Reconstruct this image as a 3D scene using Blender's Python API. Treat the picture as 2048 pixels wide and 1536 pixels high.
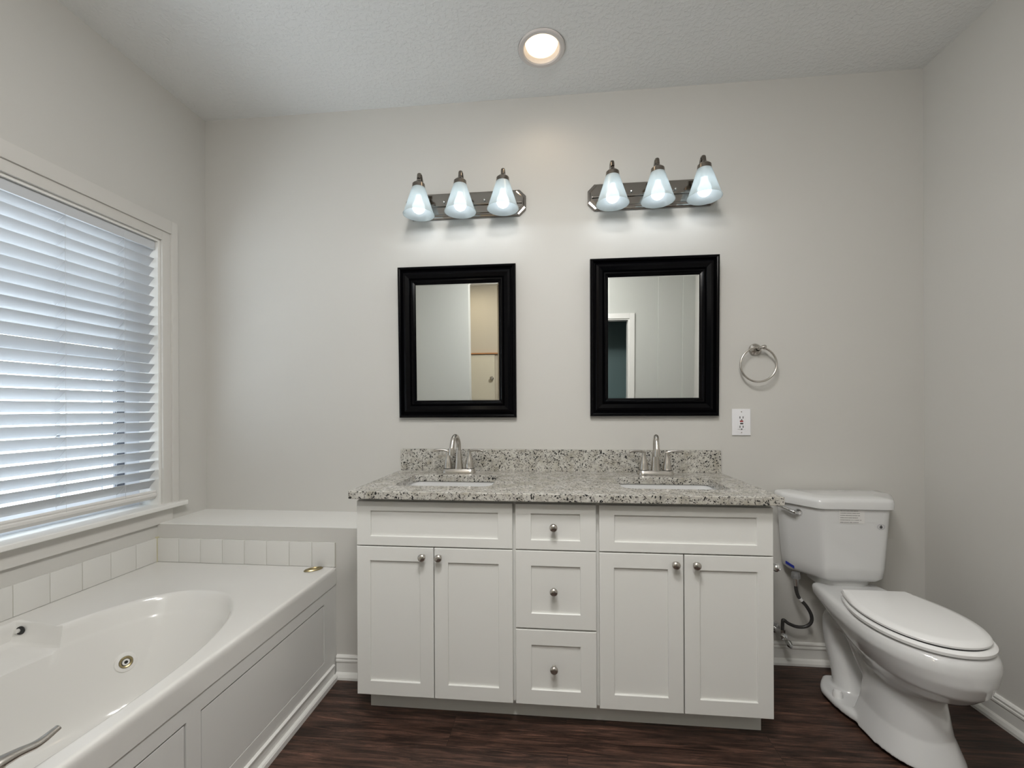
import bpy, bmesh, math, random
from mathutils import Vector, Matrix
random.seed(7)
PI = math.pi
SC = bpy.context.scene
COL = SC.collection
for o in list(bpy.data.objects):
    bpy.data.objects.remove(o)

# ------------------------------------------------------------------ camera
FPX, YAW, ROLL = 861.1, 0.0965, 0.0044
cd = bpy.data.cameras.new('camera')
cam = bpy.data.objects.new('camera', cd)
COL.objects.link(cam)
cd.sensor_fit = 'HORIZONTAL'; cd.sensor_width = 36.0
cd.lens = 36.0 * FPX / 2048.0
cd.shift_y = 48.84 / 2048.0
cd.clip_start = 0.02
cam.location = (0.7577, -2.1319, 1.1963)
cam.rotation_euler = (Matrix.Rotation(YAW, 4, 'Z') @ Matrix.Rotation(PI / 2, 4, 'X') @ Matrix.Rotation(-ROLL, 4, 'Z')).to_euler()
SC.camera = cam

# ------------------------------------------------------------------ view, world
SC.view_settings.view_transform = 'Standard'
SC.view_settings.look = 'None'
SC.view_settings.gamma = 1.0
SC.view_settings.use_curve_mapping = False
SC.view_settings.exposure = 0.12
SC.cycles.use_denoising = True
SC.cycles.max_bounces = 12
SC.cycles.diffuse_bounces = 7
SC.cycles.glossy_bounces = 5
SC.cycles.transmission_bounces = 8
SC.cycles.transparent_max_bounces = 12
SC.cycles.sample_clamp_indirect = 4.0
SC.cycles.caustics_reflective = False
SC.cycles.caustics_refractive = False
world = bpy.data.worlds.new('overcast_sky'); SC.world = world
world.use_nodes = True
bg = world.node_tree.nodes['Background']
bg.inputs['Color'].default_value = (0.90, 0.95, 1.0, 1)
bg.inputs['Strength'].default_value = 8.0
SPOT_W = 0.28            # downward light of each bulb
BULB_E = 5.5          # vanity bulbs
REAR_FILL_W = 28.0          # flush ceiling lamp added as fill, out of view
GLOBE_FILL_W = 50.0  # globe lamp added to fill the room with light
CLOSET_FILL_W = 5.0  # warm lamp added to light the rear recess
CAN_W = 2.0

# ------------------------------------------------------------------ room numbers
XL, XR = -1.09, 2.437
ZC = 2.736
YR = -3.3
YCL = -4.05
LED, ZLED = -0.288, 0.667
ZT = 0.49
XT = -0.217

# ------------------------------------------------------------------ materials
def mat(name, color, rough=0.5, metal=0.0, coat=0.0, spec=0.5):
    m = bpy.data.materials.new(name); m.use_nodes = True
    b = m.node_tree.nodes['Principled BSDF']
    b.inputs['Base Color'].default_value = (*color, 1)
    b.inputs['Roughness'].default_value = rough
    b.inputs['Metallic'].default_value = metal
    b.inputs['Coat Weight'].default_value = coat
    b.inputs['Coat Roughness'].default_value = 0.08
    b.inputs['Specular IOR Level'].default_value = spec
    return m
def nn(m, t, **kw):
    n = m.node_tree.nodes.new(t)
    for k, v in kw.items():
        if k in n.inputs: n.inputs[k].default_value = v
        else: setattr(n, k, v)
    return n
def lk(m, a, ao, b, bi): m.node_tree.links.new(a.outputs[ao], b.inputs[bi])
def add_bump(m, scale, strength, dist=0.002, detail=4.0, kind='ShaderNodeTexNoise'):
    tc = nn(m, 'ShaderNodeTexCoord'); t = nn(m, kind); t.inputs['Scale'].default_value = scale
    if 'Detail' in t.inputs: t.inputs['Detail'].default_value = detail
    b = nn(m, 'ShaderNodeBump'); b.inputs['Strength'].default_value = strength; b.inputs['Distance'].default_value = dist
    lk(m, tc, 'Object', t, 'Vector'); lk(m, t, 0, b, 'Height')
    lk(m, b, 0, m.node_tree.nodes['Principled BSDF'], 'Normal')
    return m

M = {}
M['wall'] = add_bump(mat('wall_paint', (0.545, 0.534, 0.505), 0.5, spec=0.28), 90, 0.06, 0.0006)
M['wall_warm'] = mat('closet_paint', (0.50, 0.455, 0.37), 0.6)
M['wall_white'] = mat('rear_wall_paint', (0.50, 0.51, 0.485), 0.6)
M['teal'] = mat('dark_teal_paint', (0.10, 0.155, 0.155), 0.6)
M['ceil'] = mat('ceiling_texture_paint', (0.78, 0.785, 0.78), 0.85)
def ceiling_bump(m):
    tc = nn(m, 'ShaderNodeTexCoord')
    n1 = nn(m, 'ShaderNodeTexNoise'); n1.inputs['Scale'].default_value = 60; n1.inputs['Detail'].default_value = 3
    r = nn(m, 'ShaderNodeValToRGB'); r.color_ramp.elements[0].position = 0.46; r.color_ramp.elements[1].position = 0.62
    b = nn(m, 'ShaderNodeBump'); b.inputs['Strength'].default_value = 0.32; b.inputs['Distance'].default_value = 0.003
    lk(m, tc, 'Object', n1, 'Vector'); lk(m, n1, 0, r, 0); lk(m, r, 0, b, 'Height'); lk(m, b, 0, m.node_tree.nodes['Principled BSDF'], 'Normal')
ceiling_bump(M['ceil'])
M['trim'] = mat('white_trim_paint', (0.74, 0.735, 0.71), 0.3)
M['casing'] = mat('window_casing_paint', (0.585, 0.57, 0.54), 0.4)
M['apron'] = mat('tub_apron_paint', (0.68, 0.675, 0.655), 0.35)
M['cab'] = mat('cabinet_lacquer', (0.72, 0.72, 0.695), 0.32)
M['cabin'] = mat('cabinet_box_edge', (0.45, 0.44, 0.41), 0.5)
M['tub'] = mat('tub_acrylic', (0.66, 0.65, 0.625), 0.14, coat=0.3)
M['tile'] = mat('white_ceramic_tile', (0.64, 0.632, 0.605), 0.12, coat=0.3)
M['grout'] = mat('tile_grout', (0.50, 0.48, 0.43), 0.8)
M['por'] = mat('porcelain', (0.62, 0.622, 0.62), 0.10, coat=0.4)
M['seat'] = mat('toilet_seat_plastic', (0.78, 0.78, 0.775), 0.22)
M['blind'] = mat('blind_slat_vinyl', (0.52, 0.54, 0.565), 0.38)
M['vinyl'] = mat('window_vinyl', (0.62, 0.66, 0.72), 0.4)
M['dark'] = mat('rubber_and_gap_shade', (0.012, 0.012, 0.012), 0.5)  # black rubber, also the shade painted into gaps and holes
M['screen'] = mat('screen_track', (0.09, 0.10, 0.12), 0.6)
M['black'] = mat('black_lacquer_frame', (0.0015, 0.0015, 0.002), 0.16, spec=0.10)
M['chrome'] = mat('chrome', (0.78, 0.78, 0.78), 0.06, 1.0)
M['nickel'] = add_bump(mat('brushed_nickel', (0.56, 0.53, 0.49), 0.27, 1.0), 300, 0.05, 0.0002)
M['pnickel'] = mat('polished_nickel', (0.34, 0.315, 0.29), 0.10, 1.0)
M['cup'] = mat('dark_nickel', (0.22, 0.195, 0.17), 0.25, 1.0)
M['mirror'] = mat('mirror_glass', (0.90, 0.92, 0.91), 0.0, 1.0)
M['plate'] = mat('outlet_plastic', (0.76, 0.76, 0.78), 0.3)
M['red'] = mat('red_button', (0.32, 0.02, 0.015), 0.4)
M['blue'] = mat('blue_tape', (0.01, 0.02, 0.22), 0.4)
M['label'] = mat('clear_sticker', (0.655, 0.645, 0.63), 0.2)
M['ink'] = mat('sticker_ink', (0.06, 0.06, 0.06), 0.6)
M['brass'] = mat('tarnished_brass', (0.36, 0.30, 0.17), 0.35, 1.0)
M['wood'] = mat('orange_wood', (0.42, 0.20, 0.08), 0.4)
M['hose'] = mat('dark_braided_hose', (0.035, 0.033, 0.032), 0.4)
M['caulk'] = mat('aged_caulk', (0.50, 0.47, 0.33), 0.6)

def glass_mat():
    m = bpy.data.materials.new('window_glass'); m.use_nodes = True
    nt = m.node_tree; nt.nodes.clear()
    o = nn(m, 'ShaderNodeOutputMaterial'); mx = nn(m, 'ShaderNodeMixShader'); t = nn(m, 'ShaderNodeBsdfTransparent'); g = nn(m, 'ShaderNodeBsdfGlossy')
    g.inputs['Roughness'].default_value = 0.02; mx.inputs[0].default_value = 0.06
    t.inputs[0].default_value = (0.95, 0.97, 0.97, 1)
    lk(m, t, 0, mx, 1); lk(m, g, 0, mx, 2); lk(m, mx, 0, o, 0)
    return m
M['glass'] = glass_mat()
def frosted():
    m = bpy.data.materials.new('frosted_glass_shade'); m.use_nodes = True
    nt = m.node_tree; nt.nodes.clear()
    o = nn(m, 'ShaderNodeOutputMaterial')
    tr = nn(m, 'ShaderNodeBsdfTranslucent'); tr.inputs[0].default_value = (0.70, 0.75, 0.755, 1)
    df = nn(m, 'ShaderNodeBsdfDiffuse'); df.inputs[0].default_value = (0.66, 0.70, 0.70, 1)
    tp = nn(m, 'ShaderNodeBsdfTransparent'); tp.inputs[0].default_value = (0.9, 0.96, 0.98, 1)
    gl = nn(m, 'ShaderNodeBsdfGlossy'); gl.inputs['Roughness'].default_value = 0.3
    a = nn(m, 'ShaderNodeMixShader'); a.inputs[0].default_value = 0.55
    b = nn(m, 'ShaderNodeMixShader'); b.inputs[0].default_value = 0.34
    c = nn(m, 'ShaderNodeMixShader'); c.inputs[0].default_value = 0.06
    lk(m, tr, 0, a, 1); lk(m, df, 0, a, 2); lk(m, a, 0, b, 1); lk(m, tp, 0, b, 2); lk(m, b, 0, c, 1); lk(m, gl, 0, c, 2); lk(m, c, 0, o, 0)
    return m
M['shade'] = frosted()
def emis(name, col, s):
    m = bpy.data.materials.new(name); m.use_nodes = True
    nt = m.node_tree; nt.nodes.clear()
    o = nn(m, 'ShaderNodeOutputMaterial'); e = nn(m, 'ShaderNodeEmission'); e.inputs[0].default_value = (*col, 1); e.inputs[1].default_value = s
    lk(m, e, 0, o, 0); return m
M['bulb'] = emis('lit_cool_bulb', (0.86, 0.93, 1.0), BULB_E)
M['can'] = emis('lit_warm_lens', (1.0, 0.80, 0.56), 1.9)

def granite():
    m = mat('speckled_granite', (0.6, 0.58, 0.54), 0.22, coat=0.15)
    b = m.node_tree.nodes['Principled BSDF']
    tc = nn(m, 'ShaderNodeTexCoord')
    # warp
    nw = nn(m, 'ShaderNodeTexNoise'); nw.inputs['Scale'].default_value = 45; nw.inputs['Detail'].default_value = 2
    vm = nn(m, 'ShaderNodeMixRGB'); vm.blend_type = 'LINEAR_LIGHT'; vm.inputs[0].default_value = 0.012
    lk(m, tc, 'Object', nw, 'Vector'); lk(m, tc, 'Object', vm, 1); lk(m, nw, 'Color', vm, 2)
    # base clouding: cream / grey / tan
    n1 = nn(m, 'ShaderNodeTexNoise'); n1.inputs['Scale'].default_value = 22; n1.inputs['Detail'].default_value = 5
    r1 = nn(m, 'ShaderNodeValToRGB'); cr = r1.color_ramp
    cr.elements[0].position = 0.32; cr.elements[0].color = (0.34, 0.32, 0.265, 1)
    cr.elements[1].position = 0.62; cr.elements[1].color = (0.52, 0.505, 0.465, 1)
    e = cr.elements.new(0.46); e.color = (0.44, 0.42, 0.375, 1)
    lk(m, vm, 0, n1, 'Vector'); lk(m, n1, 0, r1, 0)
    # grey crystals
    v1 = nn(m, 'ShaderNodeTexVoronoi'); v1.inputs['Scale'].default_value = 190
    r2 = nn(m, 'ShaderNodeValToRGB'); r2.color_ramp.elements[0].position = 0.80; r2.color_ramp.elements[1].position = 0.86
    lk(m, vm, 0, v1, 'Vector'); lk(m, v1, 'Color', r2, 0)
    mx1 = nn(m, 'ShaderNodeMixRGB'); mx1.inputs[2].default_value = (0.25, 0.24, 0.22, 1)
    lk(m, r2, 0, mx1, 0); lk(m, r1, 0, mx1, 1)
    nm = nn(m, 'ShaderNodeTexNoise'); nm.inputs['Scale'].default_value = 75; nm.inputs['Detail'].default_value = 4; lk(m, vm, 0, nm, 'Vector')
    rm_ = nn(m, 'ShaderNodeValToRGB'); rm_.color_ramp.elements[0].position = 0.50; rm_.color_ramp.elements[1].position = 0.62; rm_.color_ramp.elements[1].color = (0.6, 0.6, 0.6, 1); lk(m, nm, 0, rm_, 0)
    mx0 = nn(m, 'ShaderNodeMixRGB'); mx0.inputs[2].default_value = (0.27, 0.26, 0.24, 1); lk(m, rm_, 0, mx0, 0); lk(m, mx1, 0, mx0, 1)
    # black specks, clustered by low frequency noise
    v2 = nn(m, 'ShaderNodeTexVoronoi'); v2.inputs['Scale'].default_value = 150
    sp = nn(m, 'ShaderNodeSeparateColor'); lk(m, v2, 'Color', sp, 0)
    nc = nn(m, 'ShaderNodeTexNoise'); nc.inputs['Scale'].default_value = 16; nc.inputs['Detail'].default_value = 3
    lk(m, vm, 0, v2, 'Vector'); lk(m, vm, 0, nc, 'Vector')
    ad = nn(m, 'ShaderNodeMath'); ad.operation = 'MULTIPLY_ADD'; ad.inputs[1].default_value = 0.6
    lk(m, nc, 0, ad, 0); lk(m, sp, 1, ad, 2)
    th = nn(m, 'ShaderNodeMath'); th.operation = 'GREATER_THAN'; th.inputs[1].default_value = 1.13
    lk(m, ad, 0, th, 0)
    ds = nn(m, 'ShaderNodeMath'); ds.operation = 'LESS_THAN'; ds.inputs[1].default_value = 0.0036 * 150
    lk(m, v2, 'Distance', ds, 0)
    mu = nn(m, 'ShaderNodeMath'); mu.operation = 'MULTIPLY'; lk(m, th, 0, mu, 0); lk(m, ds, 0, mu, 1)
    mx2 = nn(m, 'ShaderNodeMixRGB'); mx2.inputs[2].default_value = (0.02, 0.02, 0.02, 1)
    lk(m, mu, 0, mx2, 0); lk(m, mx0, 0, mx2, 1)
    # fine dark pepper
    v3 = nn(m, 'ShaderNodeTexVoronoi'); v3.inputs['Scale'].default_value = 300
    s3 = nn(m, 'ShaderNodeSeparateColor'); lk(m, v3, 'Color', s3, 0); lk(m, vm, 0, v3, 'Vector')
    t3 = nn(m, 'ShaderNodeMath'); t3.operation = 'GREATER_THAN'; t3.inputs[1].default_value = 0.92; lk(m, s3, 0, t3, 0)
    mx3 = nn(m, 'ShaderNodeMixRGB'); mx3.inputs[2].default_value = (0.07, 0.065, 0.06, 1)
    lk(m, t3, 0, mx3, 0); lk(m, mx2, 0, mx3, 1)
    lk(m, mx3, 0, b, 'Base Color')
    return m
M['granite'] = granite()

def floor_mat():
    m = mat('dark_wood_planks', (0.05, 0.03, 0.02), 0.38, spec=0.35)
    b = m.node_tree.nodes['Principled BSDF']
    tc = nn(m, 'ShaderNodeTexCoord')
    br = nn(m, 'ShaderNodeTexBrick'); br.offset = 0.37; br.offset_frequency = 2
    br.inputs['Scale'].default_value = 1.0; br.inputs['Brick Width'].default_value = 1.15; br.inputs['Row Height'].default_value = 0.152
    br.inputs['Mortar Size'].default_value = 0.0012; br.inputs['Mortar Smooth'].default_value = 0.3
    br.inputs['Color1'].default_value = (0, 0, 0, 1); br.inputs['Color2'].default_value = (1, 1, 1, 1); br.inputs['Mortar'].default_value = (0.5, 0.5, 0.5, 1)
    mp0 = nn(m, 'ShaderNodeMapping'); mp0.inputs['Location'].default_value = (0.35, 0.028, 0)
    lk(m, tc, 'Object', mp0, 'Vector'); lk(m, mp0, 0, br, 'Vector')
    # per plank offset of the grain
    sx = nn(m, 'ShaderNodeVectorMath'); sx.operation = 'MULTIPLY_ADD'; sx.inputs[1].default_value = (7, 3, 5)
    lk(m, br, 'Color', sx, 0); lk(m, tc, 'Object', sx, 2)
    mp = nn(m, 'ShaderNodeMapping'); mp.inputs['Scale'].default_value = (2.0, 34, 1)
    lk(m, sx, 0, mp, 'Vector')
    n1 = nn(m, 'ShaderNodeTexNoise'); n1.inputs['Scale'].default_value = 2.2; n1.inputs['Detail'].default_value = 12; n1.inputs['Roughness'].default_value = 0.78; n1.inputs['Distortion'].default_value = 0.9
    lk(m, mp, 0, n1, 'Vector')
    r = nn(m, 'ShaderNodeValToRGB'); cr = r.color_ramp
    cr.elements[0].position = 0.34; cr.elements[0].color = (0.008, 0.0055, 0.0045, 1)
    cr.elements[1].position = 0.72; cr.elements[1].color = (0.200, 0.098, 0.066, 1)
    e = cr.elements.new(0.47); e.color = (0.034, 0.0195, 0.0145, 1)
    e = cr.elements.new(0.57); e.color = (0.080, 0.042, 0.030, 1)
    lk(m, n1, 0, r, 0)
    # large patches shift value
    mp2 = nn(m, 'ShaderNodeMapping'); mp2.inputs['Scale'].default_value = (3.2, 14, 1); lk(m, sx, 0, mp2, 'Vector')
    n2 = nn(m, 'ShaderNodeTexNoise'); n2.inputs['Scale'].default_value = 1.6; n2.inputs['Detail'].default_value = 3; lk(m, mp2, 0, n2, 'Vector')
    hv = nn(m, 'ShaderNodeHueSaturation'); lk(m, r, 0, hv, 'Color')
    mr = nn(m, 'ShaderNodeMapRange'); mr.inputs['From Min'].default_value = 0.3; mr.inputs['From Max'].default_value = 0.7
    mr.inputs['To Min'].default_value = 0.55; mr.inputs['To Max'].default_value = 1.5; lk(m, n2, 0, mr, 0); lk(m, mr, 0, hv, 'Value')
    # dusty grey scuffs
    n3 = nn(m, 'ShaderNodeTexNoise'); n3.inputs['Scale'].default_value = 16; n3.inputs['Detail'].default_value = 10; n3.inputs['Roughness'].default_value = 0.7
    lk(m, tc, 'Object', n3, 'Vector')
    r3 = nn(m, 'ShaderNodeValToRGB'); r3.color_ramp.elements[0].position = 0.60; r3.color_ramp.elements[1].position = 0.80
    r3.color_ramp.elements[1].color = (0.35, 0.35, 0.35, 1)
    lk(m, n3, 0, r3, 0)
    mx = nn(m, 'ShaderNodeMixRGB'); mx.inputs[2].default_value = (0.10, 0.085, 0.08, 1); lk(m, r3, 0, mx, 0); lk(m, hv, 0, mx, 1)
    # seams
    mx2 = nn(m, 'ShaderNodeMixRGB'); mx2.inputs[2].default_value = (0.012, 0.008, 0.006, 1)
    sf = nn(m, 'ShaderNodeMath'); sf.operation = 'MULTIPLY'; sf.inputs[1].default_value = 0.7; lk(m, br, 'Fac', sf, 0); lk(m, sf, 0, mx2, 0); lk(m, mx, 0, mx2, 1)
    lk(m, mx2, 0, b, 'Base Color')
    rr = nn(m, 'ShaderNodeMapRange'); rr.inputs['To Min'].default_value = 0.30; rr.inputs['To Max'].default_value = 0.55; lk(m, n1, 0, rr, 0); lk(m, rr, 0, b, 'Roughness')
    bu = nn(m, 'ShaderNodeBump'); bu.inputs['Strength'].default_value = 0.35; bu.inputs['Distance'].default_value = 0.001
    lk(m, n1, 0, bu, 'Height'); lk(m, bu, 0, b, 'Normal')
    return m
M['floor'] = floor_mat()

# ------------------------------------------------------------------ geometry helpers
class MB:
    def __init__(s): s.bm = bmesh.new()
    def quad(s, pts):
        return s.bm.faces.new([s.bm.verts.new(p) for p in pts])
    def box(s, a, b, bev=0.0, seg=2):
        x0, y0, z0 = (min(a[i], b[i]) for i in range(3)); x1, y1, z1 = (max(a[i], b[i]) for i in range(3))
        v = [s.bm.verts.new(p) for p in ((x0,y0,z0),(x1,y0,z0),(x1,y1,z0),(x0,y1,z0),(x0,y0,z1),(x1,y0,z1),(x1,y1,z1),(x0,y1,z1))]
        fs = [s.bm.faces.new([v[i] for i in f]) for f in ((3,2,1,0),(4,5,6,7),(0,1,5,4),(1,2,6,5),(2,3,7,6),(3,0,4,7))]
        if bev > 0:
            es = {e for f in fs for e in f.edges}
            bmesh.ops.bevel(s.bm, geom=list(es), offset=bev, segments=seg, profile=0.7, affect='EDGES')
        return s
    def loft(s, rings, cap0=True, cap1=True, closed=True):
        rv = [[s.bm.verts.new(p) for p in r] for r in rings]
        n = len(rv[0])
        for a, b in zip(rv[:-1], rv[1:]):
            for i in range(n if closed else n - 1):
                j = (i + 1) % n
                try: s.bm.faces.new((a[i], a[j], b[j], b[i]))
                except ValueError: pass
        if cap0: s.bm.faces.new(list(reversed(rv[0])))
        if cap1: s.bm.faces.new(rv[-1])
        return s
    def lathe(s, prof, c, n=32, axis='Z', cap0=False, cap1=False, mtx=None):
        rings = []
        for r, h in prof:
            ring = []
            for k in range(n):
                a = 2 * PI * k / n
                if axis == 'Z': p = Vector((r * math.cos(a), r * math.sin(a), h))
                elif axis == 'Y': p = Vector((r * math.cos(a), -h, r * math.sin(a)))   # h grows towards -y (into the room)
                else: p = Vector((h, r * math.cos(a), r * math.sin(a)))
                if mtx: p = mtx @ p
                ring.append(p + Vector(c))
            rings.append(ring)
        return s.loft(rings, cap0, cap1)
    def tube(s, pts, rad, n=14, cap=True, flat=None):
        pts = [Vector(p) for p in pts]
        rads = rad if isinstance(rad, (list, tuple)) else [rad] * len(pts)
        rings = []
        t0 = (pts[1] - pts[0]).normalized()
        up = Vector((0, 0, 1)) if abs(t0.z) < 0.9 else Vector((1, 0, 0))
        nrm = t0.cross(up).normalized()
        for i, p in enumerate(pts):
            if i == 0: t = t0
            elif i == len(pts) - 1: t = (pts[i] - pts[i-1]).normalized()
            else: t = ((pts[i+1] - p).normalized() + (p - pts[i-1]).normalized()).normalized()
            nrm = (nrm - t * nrm.dot(t)).normalized()
            bn = t.cross(nrm)
            fa, fb = (1, 1) if flat is None else flat
            r = rads[i]
            rings.append([p + nrm * (r * fa * math.cos(2*PI*k/n)) + bn * (r * fb * math.sin(2*PI*k/n)) for k in range(n)])
        return s.loft(rings, cap, cap)
    def prism(s, prof, a, b, frame):
        """extrude a 2D outline (u,v) from a to b; frame = (U,V) world axes"""
        U, V = Vector(frame[0]), Vector(frame[1])
        r0 = [Vector(a) + U*u + V*v for u, v in prof]; r1 = [Vector(b) + U*u + V*v for u, v in prof]
        return s.loft([r0, r1])
    def build(s, name, m, parent=None, smooth=None, kind=None):
        me = bpy.data.meshes.new(name)
        bmesh.ops.recalc_face_normals(s.bm, faces=s.bm.faces[:])
        s.bm.to_mesh(me); s.bm.free()
        ob = bpy.data.objects.new(name, me); COL.objects.link(ob)
        ms = m if isinstance(m, (list, tuple)) else [m]
        for x in ms: me.materials.append(x)
        if smooth is not None:
            me.polygons.foreach_set('use_smooth', [True] * len(me.polygons))
            try: me.set_sharp_from_angle(angle=math.radians(smooth))
            except Exception: pass
        if parent is not None: ob.parent = parent; ob.matrix_parent_inverse = Matrix.Identity(4); shift(ob, parent)
        if kind: ob['kind'] = kind
        return ob
def world_loc(o):
    v = Vector(o.location)
    while o.parent is not None:
        o = o.parent; v += Vector(o.location)
    return v
def shift(ob, parent):
    """geometry is written in world coordinates: bring it into the parent's (unrotated) frame"""
    v = world_loc(parent)
    ob.data.transform(Matrix.Translation(-v))
def spline(pts, n=8):
    P = [Vector(p) for p in pts]; P = [P[0]*2 - P[1]] + P + [P[-1]*2 - P[-2]]
    out = []
    for i in range(1, len(P) - 2):
        for k in range(n):
            t = k / n
            a, b, c, d = P[i-1], P[i], P[i+1], P[i+2]
            out.append(0.5*((2*b) + (c-a)*t + (2*a-5*b+4*c-d)*t*t + (3*b-a-3*c+d)*t**3))
    out.append(P[-2]); return out
def interp(vals, n=8):
    return [v[0] for v in [(q.x,) for q in spline([(v, 0, 0) for v in vals], n)]]
def thing(name, label, cat, loc, group=None):
    o = bpy.data.objects.new(name, None); COL.objects.link(o); o.location = loc; o.empty_display_size = 0.1
    o['label'] = label; o['category'] = cat
    if group: o['group'] = group
    return o
def tag(o, label, cat, group=None):
    o['label'] = label; o['category'] = cat
    if group: o['group'] = group
    return o
def copy_tree(o, parent=None):
    c = o.copy(); COL.objects.link(c)
    if parent is not None: c.parent = parent
    for ch in list(o.children): copy_tree(ch, c)
    return c
def rrect(x0, x1, y0, y1, r, z, n=6):
    out = []
    for cx, cy, a0 in ((x1-r, y1-r, 0), (x0+r, y1-r, PI/2), (x0+r, y0+r, PI), (x1-r, y0+r, 1.5*PI)):
        for k in range(n + 1):
            a = a0 + PI/2*k/n
            out.append((cx + r*math.cos(a), cy + r*math.sin(a), z))
    return out

# ------------------------------------------------------------------ ROOM SHELL
T = 0.12
MB().box((XL-T, YCL-T, -0.1), (XR+T, T, 0)).build('floor', M['floor'], kind='structure')
MB().box((XL-T, 0, 0), (XR+T, T, ZC+0.1)).build('wall_back', M['wall'], kind='structure')
MB().box((XR, YCL-T, 0), (XR+T, 0, ZC+0.1)).build('wall_right', M['wall'], kind='structure')
# left wall with window hole
WY0, WY1, WZ0, WZ1 = -1.49, -0.267, 0.752, 2.0
w = MB()
w.box((XL-0.15, WY1, 0), (XL, 0, ZC+0.1)); w.box((XL-0.15, YR-0.6, 0), (XL, WY0, ZC+0.1))
w.box((XL-0.15, WY0, 0), (XL, WY1, WZ0-0.021)); w.box((XL-0.15, WY0, WZ1), (XL, WY1, ZC+0.1))
w.box((XL-0.15, YCL-T, 0), (XL, YR-0.6, ZC+0.1))
w.build('wall_left', M['wall'], kind='structure')
# ceiling with a round hole for the can
CX, CY, CR = 0.713, -0.286, 0.084
c = MB()
n = 48
inner = [(CX + CR*math.cos(2*PI*k/n), CY + CR*math.sin(2*PI*k/n), ZC) for k in range(n)]
def sq(a, h):
    x, y = math.cos(a), math.sin(a); k = h / max(abs(x), abs(y)); return (CX + x*k, CY + y*k, ZC)
outer = [sq(2*PI*k/n, 0.2) for k in range(n)]
c.loft([inner, outer], False, False)
X0, X1, Y0, Y1 = XL-T, XR+T, YCL-T, T
def cq(xa, xb, ya, yb): c.quad([(xa,ya,ZC),(xb,ya,ZC),(xb,yb,ZC),(xa,yb,ZC)])
cq(X0, CX-0.2, Y0, Y1); cq(CX+0.2, X1, Y0, Y1); cq(CX-0.2, CX+0.2, Y0, CY-0.2); cq(CX-0.2, CX+0.2, CY+0.2, Y1)
c.box((X0, Y0, ZC+0.12), (X1, Y1, ZC+0.16))
c.build('ceiling', M['ceil'], kind='structure')
# half wall behind the tub and its cap
MB().box((XL, LED, 0), (0.0, 0, ZLED-0.004)).build('wall_ledge', M['wall'], kind='structure')
MB().box((XL, LED-0.0012, ZLED-0.004), (0.0, 0, ZLED), 0.0015).build('trim_1', M['trim'], kind='structure')

# rear part of the room, seen in the mirrors
w = MB()
w.box((XL, -2.87, 0), (-0.20, -2.75, ZC))                 # white partition left of the opening
w.build('wall_partition', M['wall_white'], kind='structure')
w = MB()
w.box((XL, YCL-T, 0), (0.6, YCL, ZC)); w.box((0.36, YCL, 0), (0.48, YR-T, ZC))
w.build('wall_closet', M['wall_warm'], kind='structure')
w = MB()
DX0, DX1, DZ = 0.85, 1.680, 2.115
w.box((0.36, YR-T, 0), (DX0, YR, ZC)); w.box((DX1, YR-T, 0), (XR, YR, ZC)); w.box((DX0, YR-T, DZ), (DX1, YR, ZC))
w.build('wall_rear', M['wall_white'], kind='structure')
w = MB(); w.box((2.020, YR, 0), (XR, YR+0.03, ZC)); w.box((2.30, YR+0.03, 0), (XR, YR+0.05, ZC)); w.build('wall_rear_jog', M['wall_white'], kind='structure')
w = MB()
w.box((0.48, YCL-T, 0), (XR, YCL, ZC))
w.box((1.95, YCL, 0), (2.05, YR-T, ZC))
w.build('wall_rear_room', M['teal'], kind='structure')
# door casing (door_1)
d = MB()
cw = 0.062
d.box((DX0-cw, YR, 0), (DX0, YR+0.018, DZ+cw), 0.004); d.box((DX1, YR, 0), (DX1+cw, YR+0.018, DZ+cw), 0.004); d.box((DX0, YR, DZ), (DX1, YR+0.018, DZ+cw), 0.004)
d.box((DX0, YR-T, 0), (DX0+0.015, YR, DZ)); d.box((DX1-0.015, YR-T, 0), (DX1, YR, DZ)); d.box((DX0+0.015, YR-T, DZ-0.015), (DX1-0.015, YR, DZ))
dr = d.build('door_1', M['trim'], kind='structure')
d = MB(); d.box((DX0+0.02, YR-T-0.66, 0.01), (DX0+0.055, YR-T-0.01, DZ-0.03), 0.003)
dl = d.build('door_leaf', M['trim'], dr)
# closet door in the warm recess
d = MB()
d.box((-0.50, YCL, 0.012), (-0.08, YCL+0.03, 1.755), 0.003)
cl = d.build('door_2', M['trim'], kind='structure'); cl.data.materials.clear(); cl.data.materials.append(mat('cream_door_paint', (0.62, 0.58, 0.47), 0.45))
MB().box((-0.56, YCL, 1.766), (0.0, YCL+0.05, 1.784), 0.003).build('door_rail', M['wood'], cl)
MB().lathe([(0.0, 0.0), (0.024, 0.0), (0.024, 0.006), (0.01, 0.01), (0.01, 0.035), (0.026, 0.042), (0.028, 0.055), (0.02, 0.066), (0, 0.068)], (0, 0, 0), mtx=Matrix.Rotation(-PI/2, 3, 'X').to_4x4()).build('door_knob', M['nickel'], cl).location = (-0.118, YCL+0.03, 1.42)
# light switch on the jog wall (mirror shows it)
sw = thing('light_switch', 'white wall switch plate reflected in the right mirror', 'light switch', (2.13, YR+0.03, 1.10))
s_ = MB(); s_.box((2.06, YR+0.03, 1.03), (2.20, YR+0.036, 1.155), 0.002); s_.build('switch_plate', M['plate'], sw)
for dx in (-0.035, 0.035):
    s_ = MB(); s_.box((2.13+dx-0.016, YR+0.036, 1.06), (2.13+dx+0.016, YR+0.041, 1.125), 0.002); s_.build('rocker', M['plate'], sw)

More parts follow.
